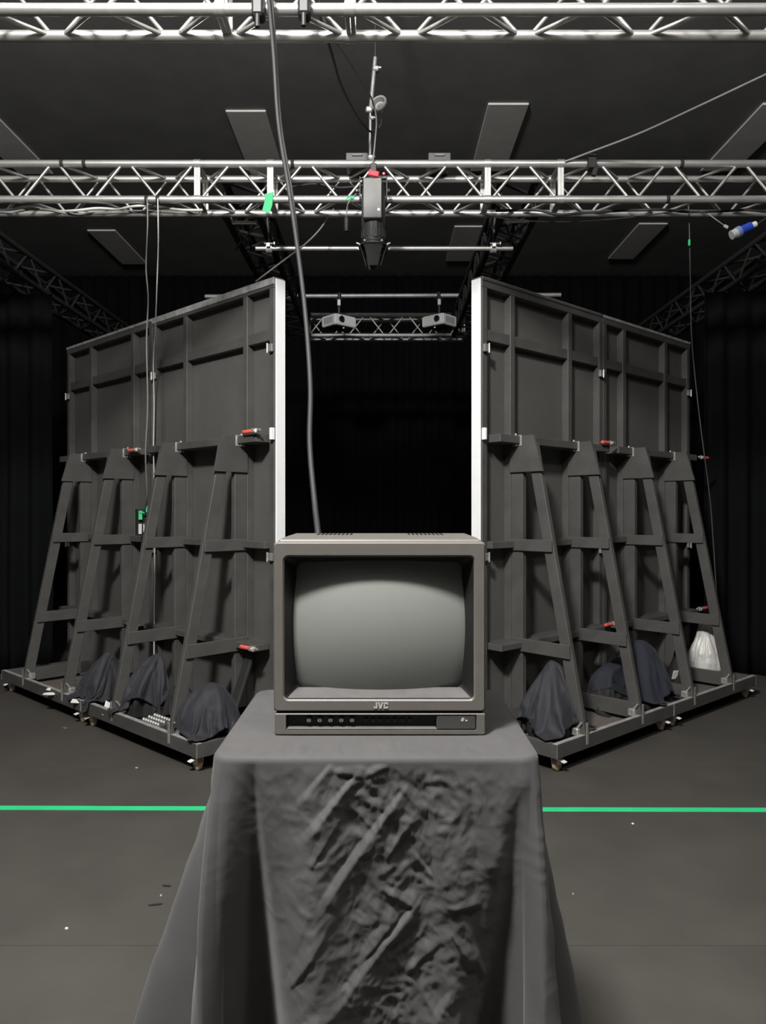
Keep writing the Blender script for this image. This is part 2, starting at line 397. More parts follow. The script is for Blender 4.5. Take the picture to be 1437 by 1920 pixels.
R = Matrix.Translation(P(716, 205, 5.06)) @ Matrix.Rotation(math.radians(72), 4, 'X') @ Matrix.Rotation(math.radians(-22), 4, 'Y')
lathe('reflector', [(0, -.02), (.02, -.018), (.042, .0), (.054, .05), (.058, .05), (.056, .062), (.044, .060), (.036, .03), (.0, .02)], M_alud, hl, R, 24)
lathe('bulb', [(0, .045), (.012, .042), (.018, .028), (.018, .02)], M_grey, hl, R, 14)
box('bracket', P(704, 210, 5.1), (.06, .02, .02), M_bmet, hl)
tube('flex_cable', [P(716, 222, 5.08), P(714, 235, 5.05), P(706, 244, 5.06), P(699, 246, 5.1)], .005, M_bcable, hl)

# ------------------------------------------------------------------ projectors
def projector(label, c, rz, lens_x):
    M = Matrix.Translation(c) @ Matrix.Rotation(rz, 4, 'Z')
    t = thing('projector', label, 'projector', c, 'projectors on the distant pipe', M=M)
    bm = bmesh.new(); bmesh.ops.create_cube(bm, size=1); bmesh.ops.scale(bm, vec=(.30, .25, .115), verts=bm.verts)
    bmesh.ops.bevel(bm, geom=[e for e in bm.edges if abs(e.verts[0].co.z - e.verts[1].co.z) > .05], offset=.012, segments=2, affect='EDGES')
    bmesh.ops.bevel(bm, geom=[e for e in bm.edges if abs(e.verts[0].co.z - e.verts[1].co.z) < .001 and len(e.link_faces) == 2 and e.calc_face_angle() > 1], offset=.008, segments=2, affect='EDGES')
    bm_obj('casing', bm, M_proj, t, True)
    L = lathe('lens', [(0, .012), (.026, .014), (.030, .02), (.034, .02), (.034, -.01)], M_glass, t, Matrix.Translation((lens_x, -.122, .005)) @ Matrix.Rotation(math.pi / 2, 4, 'X'))
    box('underside_plate', (0, 0, -.060), (.24, .19, .012), M_bmat, t)
    for sx_ in (-1, 1):
        for k in range(7): box('vent_slat', (sx_ * .150, -.07 + k * .023, 0), (.005, .013, .07), M_grey, t, bev=.001)
    rod('foot', (0, -.08, -.06), (0, -.08, -.08), .010, M_paper, t, 10)
    rod('ceiling_stem', (0, 0, .055), (0, 0, .30), .015, M_bmet, t); rod('stem_collar', (0, 0, .19), (0, 0, .255), .019, M_paper, t)
    box('pipe_hook', (0, 0, .29), (.05, .07, .07), M_bmet, t)
    return t
projector('white projector with lens facing right, hung from the distant pipe, the left one', P(636, 605, 8.4), math.radians(42), -.07)
projector('white projector with lens facing left, hung from the distant pipe, the right one', P(824, 604, 8.4), math.radians(-42), .07)

# ------------------------------------------------------------------ rolling flats (wings)
def toggle(parent, u, wv, z, d, s, m=M_red):
    """toggle clamp: metal body, red grip pointing along d*u"""
    b = box('toggle_clamp', (u, wv * s, z), (.05, .03, .032), M_zinc, parent, bev=.006)
    rod('clamp_hook', (u - d * .05, wv * s, z + .004), (u - d * .02, wv * s, z + .004), .008, M_zinc, b, 8)
    rod('clamp_pivot', (u, wv * s - .02, z), (u, wv * s + .02, z), .010, M_zinc, b, 8)
    lathe('red_grip', [(0, 0), (.012, .002), (.014, .02), (.013, .07), (.014, .088), (.008, .096), (0, .097)], m, b, Matrix.Translation((u + d * .028, wv * s, z)) @ Matrix.Rotation(d * math.pi / 2, 4, 'Y'), 12)
def wing_unit(label, P1, ang, s, u0, Wp, H, near, b=.55):
    M = Matrix.Translation((P1[0] + math.cos(ang) * u0, P1[1] + math.sin(ang) * u0, 0)) @ Matrix.Rotation(ang, 4, 'Z')
    t = thing('rolling_flat', label, 'scenery flat', None, 'rolling scenery flats', M=M)
    V = lambda u, wv, z: Vector((u, wv * s, z))
    def bx(name, u, wv, z, m=M_paint, parent=None, bev=.003):   # ranges
        return box(name, ((u[0] + u[1]) / 2, s * (wv[0] + wv[1]) / 2, (z[0] + z[1]) / 2), (u[1] - u[0], wv[1] - wv[0], z[1] - z[0]), m, parent or t, bev=bev)
    z0 = .10
    bx('back_sheet', (.002, Wp - .002), (-.075, -.058), (z0, H - .01), M_panel)
    bx('white_face', (.0, Wp - .002), (-.082, -.0755), (z0, H), M_white)
    if near:
        bx('white_edge', (-.012, -.001), (-.082, -.008), (z0, H + .004), M_white)
    SA, SB = .305, 1.005 * Wp / 1.45
    cs = [.028, SA, SB, Wp - .026]
    for i, c in enumerate(cs):
        bx('stile', (c - .024, c + .024), (-.058, -.004), (z0, H - .008))
    def span(name, zz, wv, m=M_paint):
        for a, e in zip(cs, cs[1:]): bx(name, (a + .0245, e - .0245), wv, zz, m)
    bx('top_rail', (.0, Wp - .002), (-.057, -.002), (H - .05, H - .001))
    bx('top_wrap', (.0, Wp - .002), (-.082, .004), (H - (.030 if s > 0 and near else .008), H + .012), M_paint if (s < 0 and near) else M_edge)
    bx('top_edge', (.0, Wp - .002), (-.08, .002), (H + .0125, H + .0145), M_edge, bev=0)
    span('rail', (2.575, 2.645), (-.057, -.010)); span('rail', (1.27, 1.315), (-.057, .035))
    # deep upper beam and low shelf beam
    for a, e in ((.07, SA - .026), (SA + .026, SB - .026), (SB + .026, Wp - .05)):
        bx('upper_beam', (a, e), (-.057, .085), (1.935, 1.985)); bx('lower_beam', (a, e), (-.057, .095), (.635, .675))
    for c in (SA, SB):
        # A-frame brace in a plane square to the flat
        bx('post', (c - .02, c + .02), (-.003, .09), (.13, 1.97))
        foot = b - .035
        pA, pB = V(c, .155, 1.93), V(c, foot, .16)
        board('raking_leg', pA, pB, .075, .036, M_paint, t, up=Vector((1, 0, 0)) if True else None)
        nf = -1
        g = [V(c - .021, .0, 1.985), V(c - .021, .185, 1.985), V(c - .021, .255, 1.755), V(c - .021, .0, 1.755)]
        prism('gusset', g, (0, 0, 0), (-.014, 0, 0), M_paint, t)
        fx = lambda z: .155 + (foot - .155) * (1.93 - z) / (1.93 - .16)
        for z, hh in ((1.29, .075), (.655, .085)):
            bx('cross_tie', (c - .035, c - .0205), (.0, fx(z) + .035), (z - hh / 2, z + hh / 2))
        bx('sole_plate', (c - .02, c + .02), (.0, b - .036), (.15, .25))
        bk = box('corner_bracket', V(c - .03, b - .06, .19), (.035, .05, .05), M_zinc, t, bev=.008)
        rod('bracket_bolt', V(c - .03, b - .05, .21), V(c - .03, b - .02, .25), .008, M_zinc, bk, 8)
        bx('edge_strap', (c - .012, c + .012), (b, b + .003), (.12, .25), M_zinc, bev=.001)
        # hardware at the top of the frame
        pl = box('hinge_plate', V(c - .037, .06, 1.955), (.006, .07, .07), M_zinc, t, bev=.002)
        rod('hinge_pin', V(c - .05, .06, 1.92), V(c - .05, .06, 2.0), .008, M_zinc, pl, 8)
    # base wagon
    z1, z2 = .095, .178
    bx('base_board', (.0, Wp - .004), (b - .035, b), (z1, z2)); bx('base_board', (.0, Wp - .004), (-.05, -.012), (z1, z2))
    bx('base_end', (.0, .035), (-.012, b - .035), (z1, z2)); bx('base_end', (Wp - .039, Wp - .004), (-.012, b - .035), (z1, z2))
    bx('deck_board', (.035, Wp - .039), (-.012, b - .035), (.112, .124), M_deck)
    for u in (.002, Wp - .008): bx('corner_wear', (u, u + .004), (b, b + .001), (z1 + .004, z2 + .001), M_edge, bev=0)
    bx('worn_edge', (.0, Wp - .004), (b - .033, b - .002), (z2, z2 + .001), M_edge, bev=0)
    # casters
    for u, wv in ((.075, b - .06), (Wp - .08, b - .06), (.075, .03), (Wp - .08, .03)):
        c = box('caster', V(u, wv, .089), (.075, .065, .010), M_zinc, t)
        for q in (-1, 1): box('fork', V(u + .01, wv + q * .019, .061), (.05, .004, .05), M_zinc, c, bev=.002)
        lathe('wheel', [(0, -.014), (.028, -.014), (.036, -.010), (.037, 0), (.036, .010), (.028, .014), (0, .014)], M_tan, c, Matrix.Translation(V(u + .012, wv, .038)) @ Matrix.Rotation(math.pi / 2, 4, 'X'), 20)
        box('brake_pedal', V(u - .005, wv + .048, .072), (.032, .05, .008), M_paper, c, (.25 * -s, 0, 0), bev=.003)
    # latches on the meeting edges
    for z in (2.52, 1.22):
        for u in (Wp - .05,) + ((.02,) if near else ()):
            l = box('latch', V(u, .01, z), (.04, .02, .05), M_alud if u > .1 else M_grey, t, bev=.004)
            rod('latch_ring', V(u + .02, .022, z - .03), V(u + .02, .022, z + .03), .006, M_zinc, l, 8)
    return t, V
LP, LA, LL, LH = (-.6769, 4.70), math.radians(136.42), 2.951, 2.946
RP, RA, RL, RH = (.6173, 4.70), math.radians(42.03), 2.741, 2.950
t1, V1 = wing_unit('near left black scenery flat with white end edge, A-frame braces on a wheeled base', LP, LA, 1, 0, LL / 2, LH, True)
t2, V2 = wing_unit('far left black scenery flat joined beyond the white-edged one, on wheeled base', LP, LA, 1, LL / 2, LL / 2, LH, False)
t3, V3 = wing_unit('near right black scenery flat with white end edge, A-frame braces on a wheeled base', RP, RA, -1, 0, RL / 2, RH, True)
t4, V4 = wing_unit('far right black scenery flat holding the white plastic bag on its base', RP, RA, -1, RL / 2, RL / 2, RH, False)
toggle(t1, .06, .10, 2.0, 1, 1); toggle(t1, .075, .11, .655, 1, 1)
toggle(t2, .03, .11, 1.965, 1, 1); toggle(t2, .03, .12, .655, 1, 1)
toggle(t3, RL / 2 - .06, .10, 2.0, -1, -1); toggle(t3, RL / 2 - .05, .12, .69, -1, -1)
toggle(t4, RL / 2 + .0, .10, 1.965, 1, -1); toggle(t4, 1.0, .26, .72, 1, -1)
tag(box('white_clip', V1(.004, .012, 1.985), (.02, .03, .075), M_white, t1), 'white clip on the end edge')
tag(box('white_clip', V3(.004, .012, 1.985), (.02, .03, .075), M_white, t3), 'white clip on the end edge')
def WL(u, wv, z=0): return Vector((LP[0] + math.cos(LA) * u - math.sin(LA) * wv, LP[1] + math.sin(LA) * u + math.cos(LA) * wv, z))
def WR(u, wv, z=0): return Vector((RP[0] + math.cos(RA) * u + math.sin(RA) * wv, RP[1] + math.sin(RA) * u - math.cos(RA) * wv, z))

# ------------------------------------------------------------------ bags and small things on the bases
COVER = []
def draped(name, label, cat, c, rx, ry, h, seed, m, apex=(0, 0), rot=0, prof=None, nv=6, sag=.10):
    """cloth thrown over a weight: flat facets hung between a few ridges that wander as they fall"""
    rnd = random.Random(seed); SEG, ROW = 48, 18; vs_, fs = [], []
    prof = prof or [(0, .86), (.08, .95), (.35, 1), (.6, .72), (.8, .44), (.93, .24), (1, .06)]
    th = [2 * math.pi * (q + rnd.uniform(-.28, .28)) / nv for q in range(nv)]; dr = [rnd.uniform(-.5, .5) for _ in th]; rr = [rnd.uniform(.86, 1.14) for _ in th]
    sg = [rnd.uniform(.3, 1.5) for _ in th]; ph = [rnd.uniform(0, 6) for _ in th]
    for j in range(ROW + 1):
        t = j / ROW
        for (t0, r0), (t1_, r1) in zip(prof, prof[1:]):
            if t0 <= t <= t1_: body = r0 + (r1 - r0) * (t - t0) / (t1_ - t0)
        pv = sorted(((th[q] + dr[q] * (t - .4)) % (2 * math.pi), rr[q] * (1 + .10 * math.sin(3.2 * t + ph[q])), sg[q]) for q in range(nv))
        for i in range(SEG):
            a = 2 * math.pi * i / SEG
            lo_ = [v for v in pv if v[0] <= a]; A = lo_[-1] if lo_ else (pv[-1][0] - 2 * math.pi, pv[-1][1], pv[-1][2])
            hi = [v for v in pv if v[0] > a]; B = hi[0] if hi else (pv[0][0] + 2 * math.pi, pv[0][1], pv[0][2])
            p0 = Vector((A[1] * math.cos(A[0]), A[1] * math.sin(A[0]))); p1 = Vector((B[1] * math.cos(B[0]), B[1] * math.sin(B[0])))
            d = Vector((math.cos(a), math.sin(a))); e = p1 - p0
            den = d.x * e.y - d.y * e.x
            rad = (p0.x * e.y - p0.y * e.x) / den if abs(den) > 1e-6 else A[1]
            f_ = (a - A[0]) / max(B[0] - A[0], 1e-4)
            rad *= 1 - sag * A[2] * math.sin(math.pi * f_) ** 2 * (.35 + 1.2 * t)
            q_ = Vector((math.cos(a) * 1.6, math.sin(a) * 1.6, t * 2.2 + seed * 3))
            rad *= 1 + .10 * abs(noise.noise(q_ * 1.7)) - .03 + .03 * noise.noise(q_ * 5)
            if t > .75: rad = rad * (1 - (t - .75) * 1.2) + (t - .75) * 1.2 * .8
            x = rx * body * rad * math.cos(a) + apex[0] * t * t * h; y = ry * body * rad * math.sin(a) + apex[1] * t * t * h
            z = max(0, h * t + .03 * h * noise.noise(q_ * 1.3) * (1 - t) * t * 3)
            vs_.append(Vector(c) + Matrix.Rotation(rot, 3, 'Z') @ Vector((x, y, z)))
    for j in range(ROW):
        for i in range(SEG):
            fs.append((j * SEG + i, j * SEG + (i + 1) % SEG, (j + 1) * SEG + (i + 1) % SEG, (j + 1) * SEG + i))
    fs.append(tuple(range(ROW * SEG, ROW * SEG + SEG))); fs.append(tuple(range(SEG))[::-1])
    COVER.append((name, label, cat, mesh_obj('weight', vs_, fs, m, None, True), Vector(c), rx, ry, h, rot + rnd.uniform(-.5, .5), m, seed, apex))
zd = .126
TALL = [(0, .95), (.3, 1), (.6, .85), (.8, .66), (.93, .45), (1, .15)]
PEAK = [(0, .95), (.1, 1), (.45, .98), (.7, .62), (.92, .24), (1, .10)]
draped('cloth_bag', 'dark cloth sandbag draped at the front corner of the left base', 'bag', WL(.22, .36, zd), .22, .17, .33, 2, M_navy, (-.1, -.1), LA, [(0, .70), (.12, .88), (.4, 1), (.65, .84), (.85, .56), (.95, .36), (1, .12)], 6, .32)
draped('cloth_bag', 'tall narrow dark cloth bag hanging over the second left brace foot', 'bag', WL(.98, .36, zd), .15, .14, .40, 5, M_navy, (-.1, -.25), LA, TALL, 6, .40)
draped('cloth_bag', 'dark cloth sandbag with white paper under it on the left base', 'bag', WL(1.50, .38, zd), .17, .155, .37, 9, M_navy, (-.25, .0), LA, PEAK, 5, .28)
draped('cloth_bag', 'small black bag slumped behind the tall narrow bag on the left', 'bag', WL(.72, .22, zd), .13, .11, .22, 12, M_bmat, (.0, .0), LA, TALL, 5, .2)
draped('cloth_bag', 'dark pointed cloth sandbag at the front corner of the right base', 'bag', WR(.26, .36, zd), .205, .17, .45, 21, M_navy, (.12, .12), RA, PEAK, 6, .30)
draped('cloth_bag', 'tall rounded blue-black cloth bag standing mid right base', 'bag', WR(1.36, .34, zd), .2, .15, .45, 24, M_navy2, (.0, .1), RA, TALL, 6, .05)
draped('cloth_bag', 'black cloth bag lying in shadow behind the second right brace', 'bag', WR(1.08, .20, zd), .17, .12, .30, 27, M_bmat, (.1, .0), RA, TALL, 6, .22)
def settle(frames=46):
    """let a square of cloth fall over each weight, then keep the settled cloth"""
    deck = box('deck_tmp', (0, 5.5, zd - .03), (9, 6, .05), M_bmat, bev=0)
    md = deck.modifiers.new('c', 'COLLISION'); deck.collision.thickness_outer = .004; deck.collision.cloth_friction = 20
    tmp = [deck]
    for f_, L_ in ((WL, LL), (WR, RL)):
        rz = LA if f_ is WL else RA
        for u, v, su, sv_, z1 in ((L_ / 2, .53, L_ + .02, .055, .186), (.018, .27, .055, .5, .186), (L_ / 2, .27, .08, .5, .186)):
            q = f_(u, v, z1 / 2); b_ = box('board_tmp', q, (su, sv_, z1), M_bmat, None, (0, 0, rz), bev=0)
            b_.modifiers.new('c', 'COLLISION'); b_.collision.thickness_outer = .004; b_.collision.cloth_friction = 20; tmp.append(b_)
    cl = []
    for (name, label, cat, wt, c, rx, ry, h, rot, m, seed, apex) in COVER:
        wt.modifiers.new('c', 'COLLISION'); wt.collision.thickness_outer = .006; wt.collision.cloth_friction = 40
        n = 44; r_ = max(rx, ry); L = .86 * math.sqrt(r_ * r_ + h * h)
        top = Matrix.Rotation(rot, 3, 'Z') @ Vector((apex[0] * h * .8, apex[1] * h * .8, 0))
        vs_, fs = [], []
        for j in range(n + 1):
            for i in range(n + 1):
                p_ = Matrix.Rotation(rot, 3, 'Z') @ Vector((L * (-1 + 2 * i / n), L * (-1 + 2 * j / n), 0))
                vs_.append(c + top + p_ + Vector((0, 0, h + .015 + .002 * noise.noise(p_ * 20 + Vector((seed, 0, 0))))))
        for j in range(n):
            for i in range(n): q = j * (n + 1) + i; fs.append((q, q + 1, q + n + 2, q + n + 1))
        o = mesh_obj(name, vs_, fs, m, None, True)
        md = o.modifiers.new('cloth', 'CLOTH'); st_ = md.settings; st_.quality = 5; st_.mass = .25; st_.tension_stiffness = 12; st_.compression_stiffness = 12; st_.shear_stiffness = 4; st_.bending_stiffness = .25; st_.air_damping = 1.5
        md.collision_settings.distance_min = .005; md.collision_settings.collision_quality = 2; md.collision_settings.use_self_collision = False
        md.point_cache.frame_start = 1; md.point_cache.frame_end = frames
        cl.append((o, label, cat))
    for f_ in range(1, frames + 1): sc.frame_set(f_)
    dg = bpy.context.evaluated_depsgraph_get()
    for o, label, cat in cl:
        me = bpy.data.meshes.new_from_object(o.evaluated_get(dg)); o.modifiers.clear(); o.data = me
        sb_ = o.modifiers.new('smooth', 'SUBSURF'); sb_.levels = 1; sb_.render_levels = 1
        so = o.modifiers.new('cloth thickness', 'SOLIDIFY'); so.thickness = .002
        tag(o, label, cat, 'dark cloth bags weighing the bases')
    for it, (o, label, cat) in zip(COVER, cl):          # the weight stays as the part under the cloth
        wt = it[3]; wt.modifiers.clear(); wt.name = 'sand_weight'; wt.parent = o; wt.matrix_parent_inverse = o.matrix_basis.inverted()
        wt.data.materials[0] = M_bmat
        cw = sum((v.co for v in wt.data.vertices), Vector()) / len(wt.data.vertices)
        for v in wt.data.vertices: v.co = Vector((cw.x + (v.co.x - cw.x) * .93, cw.y + (v.co.y - cw.y) * .93, v.co.z * .95))
    
    for o in tmp: bpy.data.objects.remove(o)
    sc.frame_set(1)
settle()
# black strap leaning at the left base
sb = thing('fabric_sleeve', 'narrow black sleeve leaning behind the front left sandbag', 'sleeve', WL(.24, .22, zd))
a_, b_ = WL(.19, .2, .20), WL(.20, .02, .62)
board('sleeve', a_, b_, .075, .03, M_bmat, sb, bev=.012); rod('press_stud', a_ + Vector((.0, -.035, .06)), a_ + Vector((.0, -.045, .06)), .008, M_paper, sb, 10)
# black pouch with white labels
pc = thing('labelled_pouch', 'small black pouch with white labels standing on the right base', 'pouch', WR(1.99, .26, zd))
draped_p = WR(1.99, .26, zd)
M_p = Matrix.Translation(draped_p)
lathe('pouch_body', [(0, 0), (.075, 0), (.085, .03), (.075, .12), (.05, .2), (.028, .26), (.022, .3), (0, .305)], M_bmat, pc, M_p, 20)
for dx, rz in ((-.045, .5), (.05, -.35)):
    box('label', draped_p + Vector((dx, -.075, .135)), (.045, .006, .07), M_paper, pc, (.3, 0, rz * .6), bev=.001)
rod('white_strap', draped_p + Vector((.02, -.085, .11)), draped_p + Vector((.075, -.07, .0)), .007, M_paper, pc, 8); rod('buckle', draped_p + Vector((0, -.02, .29)), draped_p + Vector((.02, -.03, .30)), .009, M_zinc, pc, 8)
# white plastic bag
def plastic_bag(c):
    SEG, ROW = 80, 44; vs_, fs = [], []
    prof = [(0, .11), (.06, .15), (.2, .165), (.38, .158), (.52, .125), (.66, .09), (.8, .066), (.9, .055), (1.0, .05)]
    h = .43
    for j in range(ROW + 1):
        t = j / ROW
        for (t0, r0), (t1_, r1) in zip(prof, prof[1:]):
            if t0 <= t <= t1_: r = r0 + (r1 - r0) * (t - t0) / (t1_ - t0)
        for i in range(SEG):
            a = 2 * math.pi * i / SEG
            cre = abs(noise.noise(Vector((math.cos(a) * 3, math.sin(a) * 3, t * 1.2)))) + .5 * abs(noise.noise(Vector((math.cos(a) * 7, math.sin(a) * 7, t * 2.5))))
            k = 1 - .35 * cre * (.35 + t) + .04 * noise.noise(Vector((math.cos(a) * 9, math.sin(a) * 9, t * 18)))
            vs_.append(Vector(c) + Vector((r * k * math.cos(a) + .01 * math.sin(t * 5), r * k * .8 * math.sin(a), h * t)))
    for j in range(ROW):
        for i in range(SEG):
            fs.append((j * SEG + i, j * SEG + (i + 1) % SEG, (j + 1) * SEG + (i + 1) % SEG, (j + 1) * SEG + i))
    fs.append(tuple(range(SEG))[::-1]); fs.append(tuple(range(ROW * SEG, ROW * SEG + SEG)))
    return mesh_obj('plastic_bag', vs_, fs, M_bagw, None, True)
tag(plastic_bag(WR(2.47, .27, .205)), 'crumpled white plastic bag with gathered neck on far right base', 'plastic bag')
tag(box('storage_tray', WR(2.49, .28, .164), (.2, .26, .078), M_paint, None, (0, 0, RA)), 'low black tray under the white plastic bag', 'tray')
# papers and gadgets
def paper(label, pts, th=.004):
    pts = [Vector(p) for p in pts]; nrm = (pts[1] - pts[0]).cross(pts[2] - pts[0]).normalized() * th
    o = prism('paper_sheet', pts, (0, 0, 0), nrm, M_paper); return tag(o, label, 'paper')
paper('white paper corner poking out left of the paper-lined sandbag', [P(132, 1318, 5.32), P(153, 1319, 5.34), P(142, 1301, 5.42)])
paper('white paper strip standing right of the paper-lined sandbag', [P(192, 1341, 5.09), P(204, 1343, 5.07), P(207, 1318, 5.16), P(199, 1314, 5.2)])
def foam(label, c, sx_, sy_, sz_):
    bm = bmesh.new(); bmesh.ops.create_icosphere(bm, subdivisions=3, radius=1)
    for v in bm.verts:
        v.co *= 1 + .15 * noise.noise(v.co * 2 + Vector(c)); v.co = Vector((v.co.x * sx_, v.co.y * sy_, v.co.z * sz_)) + Vector(c)
    return tag(bm_obj('tissue_wad', bm, M_paper, None, True), label, 'tissue')
foam('larger flat white tissue on the far left base', P(93, 1301, 5.62), .05, .03, .011)
foam('small white tissue above the larger one on the far left base', P(93, 1292.5, 5.68), .024, .02, .012)
mx = thing('small_mixer', 'small grey mixer with white knobs on the left base', 'mixer', WL(.66, .42, .126))
Mx = Matrix.Translation(WL(.66, .43, .150)) @ Matrix.Rotation(LA, 4, 'Z') @ Matrix.Rotation(-.15, 4, 'X')
link(bpy.data.objects.new('mixer_body', box_mesh(.24, .15, .035, M_dgrey, .004)), mx, Mx)
for i in range(7):
    for j in range(3):
        q = Mx @ Vector((-.09 + i * .03, -.045 + j * .04, .018)); rod('mixer_knob', q, q + Vector((0, 0, .012)), .007, M_paper, mx, 8)
# box with green tape hung on the left flats
gx = thing('wall_box', 'small black box with green tape hung between the left flats', 'control box', P(268, 1000, 5.52))
c = P(269, 979, 5.52); box('casing', c, (.10, .06, .19), M_bmat, gx, (0, 0, .7))
f = P(263.5, 966, 5.45); box('green_tape', f, (.026, .004, .065), M_green, gx, (0, 0, .3)); box('green_tape', P(269, 961, 5.45), (.05, .004, .010), M_green, gx, (0, 0, .3)); box('green_tape', P(275, 955, 5.45), (.010, .004, .05), M_green, gx, (0, 0, .3))
box('grey_plug', P(263, 992, 5.45), (.024, .02, .075), M_wcable, gx, (0, 0, .3)); box('grey_plug', P(270, 990, 5.45), (.010, .02, .06), M_wcable, gx, (0, 0, .3))

# ------------------------------------------------------------------ cables
def cable(label, pts, r, m): return tag(tube('cable', pts, r, m), label, 'cable')
cable('thick dark double cable falling from the top truss to behind the television', [P(497, -70, 3.06), P(504, 0, 3.05), P(513, 100, 3.0), P(522, 230, 2.95), P(541, 350, 2.85), P(556, 450, 2.75), P(572, 580, 2.6), P(582, 720, 2.45), P(581, 830, 2.3), P(590, 940, 2.15), P(600, 1030, 2.0), P(612, 1160, 1.93), P(640, 1240, 1.9)], .0085, M_bcable)
cable('second strand twisted alongside the thick cable from the top truss', [P(502, -70, 3.07), P(510, 0, 3.07), P(518, 110, 3.02), P(527, 235, 2.96), P(546, 350, 2.86), P(559, 455, 2.76)], .006, M_bcable)
cable('dark cable curving from the top truss down to the horn lamp', [P(580, -40, 3.2), P(598, 20, 3.25), P(622, 100, 3.7), P(640, 160, 4.2), P(668, 215, 4.7), P(690, 243, 5.0), P(697, 247, 5.1)], .007, M_bcable)
cable('pale cable curving from the top truss down the hanging pole', [P(590, -30, 3.2), P(612, 50, 3.35), P(645, 100, 3.9), P(683, 160, 4.6), P(699, 190, 4.95), P(706, 225, 5.0), P(704, 260, 5.02), P(700, 300, 5.03), P(697, 322, 5.03)], .006, M_cable)
cable('pale cable hanging from the middle truss down the left flats, outer of two', [P(276, 372, 5.06), P(277, 420, 5.06), P(274, 500, 5.06), P(278, 560, 5.07), P(275, 640, 5.07), P(277, 760, 5.08), P(273, 850, 5.12), P(276, 930, 5.25), P(271, 958, 5.44)], .005, M_cable)
cable('pale cable hanging from the middle truss down the left flats, inner of two', [P(296, 372, 5.06), P(297, 450, 5.06), P(295, 520, 5.1), P(292, 600, 5.25), P(288, 680, 5.5), P(289, 760, 5.6), P(288, 840, 5.6), P(289, 900, 5.6), P(290, 1040, 5.6), P(289, 1160, 5.58), P(289, 1265, 5.5)], .0045, M_wcable)
cable('thin dark cord from the right of the middle truss past the right flats', [P(1291, 380, 5.3), P(1293, 420, 5.3), P(1295, 520, 5.4), P(1298, 640, 5.6), P(1312, 780, 5.8), P(1330, 920, 6.0), P(1337, 1000, 6.1), P(1352, 1240, 6.2)], 0.0045, mat('dim_cord', (.07, .07, .068), .6))
tag(box('green_tape', P(1293, 455, 5.31), (.014, .014, .045), M_green), 'scrap of green tape on the thin right cord', 'tape')
cable('taut grey cable slanting from the middle truss to the upper right', [P(1060, 303, 5.06), P(1100, 288, 5.0), P(1200, 250, 4.75), P(1320, 195, 4.3), P(1437, 140, 3.9), P(1560, 85, 3.45)], .007, M_cable)
cable('dark cable sagging from the middle truss to the top of the left flat', [P(626, 392, 5.32), P(600, 430, 5.3), P(570, 460, 5.2), P(530, 490, 5.05), P(480, 528, 4.9)], .006, M_cable)
cable('black cable drooping along the right of the middle truss', [P(900, 400, 5.0), P(960, 412, 5.1), P(1060, 416, 5.2), P(1180, 408, 5.2), P(1290, 392, 5.15)], .004, M_bcable)
def bundle(label, x0, x1, py, seed, m):
    rnd = random.Random(seed); pts = []
    k = int(abs(x1 - x0) / 38)
    for i in range(k + 1):
        pts.append(P(x0 + (x1 - x0) * i / k, py + rnd.uniform(-5, 5), 5.12 + rnd.uniform(-.06, .1)))
    cable(label, pts, .009, m)
bundle('grey cable bundle lying along the lower left of the middle truss', -60, 372, 397, 3, M_cable)
bundle('paler cable lying beside the bundle in the lower left truss', -60, 380, 391, 5, M_wcable)
bundle('black cable lying along the lower right of the middle truss', 930, 1480, 398, 8, M_bcable)
cable('black cable looped inside the middle truss left of the spotlight', [P(540, 352, 5.2), P(590, 345, 5.25), P(640, 352, 5.22), P(690, 346, 5.2)], .008, M_bcable)
# blue connector on the right
bc = thing('cable_connector', 'blue and white cable connector dangling below the right truss', 'connector', P(1390, 440, 5.0))
qa, qb = P(1372, 441, 5.0), P(1418, 420, 5.0)
d_ = (qb - qa)
rod('white_cap', qa, qa + d_ * .22, .030, M_paper, bc, 16); rod('collar', qa + d_ * .22, qa + d_ * .36, .036, mat('pale_blue_plastic', (.25, .35, .7), .4), bc, 16)
rod('blue_shell', qa + d_ * .36, qa + d_ * .8, .029, M_blue, bc, 16); rod('cable_gland', qa + d_ * .8, qb, .020, M_paper, bc, 12)
tube('tail_cable', [qb, P(1428, 416, 5.0), P(1450, 400, 5.05), P(1480, 380, 5.1)], .008, M_bcable, bc)
tube('hanging_cord', [P(1322, 396, 5.1), P(1345, 413, 5.05), P(1362, 425, 5.0)], .004, M_cable, bc); box('tag', P(1362, 425, 5.0), (.03, .012, .02), M_wcable, bc, (0, .5, 0))
# green tape flag on the left junction
gt = []
tag(prism('green_tape', [P(497, 364, 5.055), P(513, 360, 5.055), P(511, 384, 5.05), P(506, 400, 5.045), P(492, 396, 5.045), P(496, 380, 5.05)], (0, 0, 0), (0, -.004, 0), M_green), 'ragged flag of green tape stuck on the left truss corner block', 'tape')
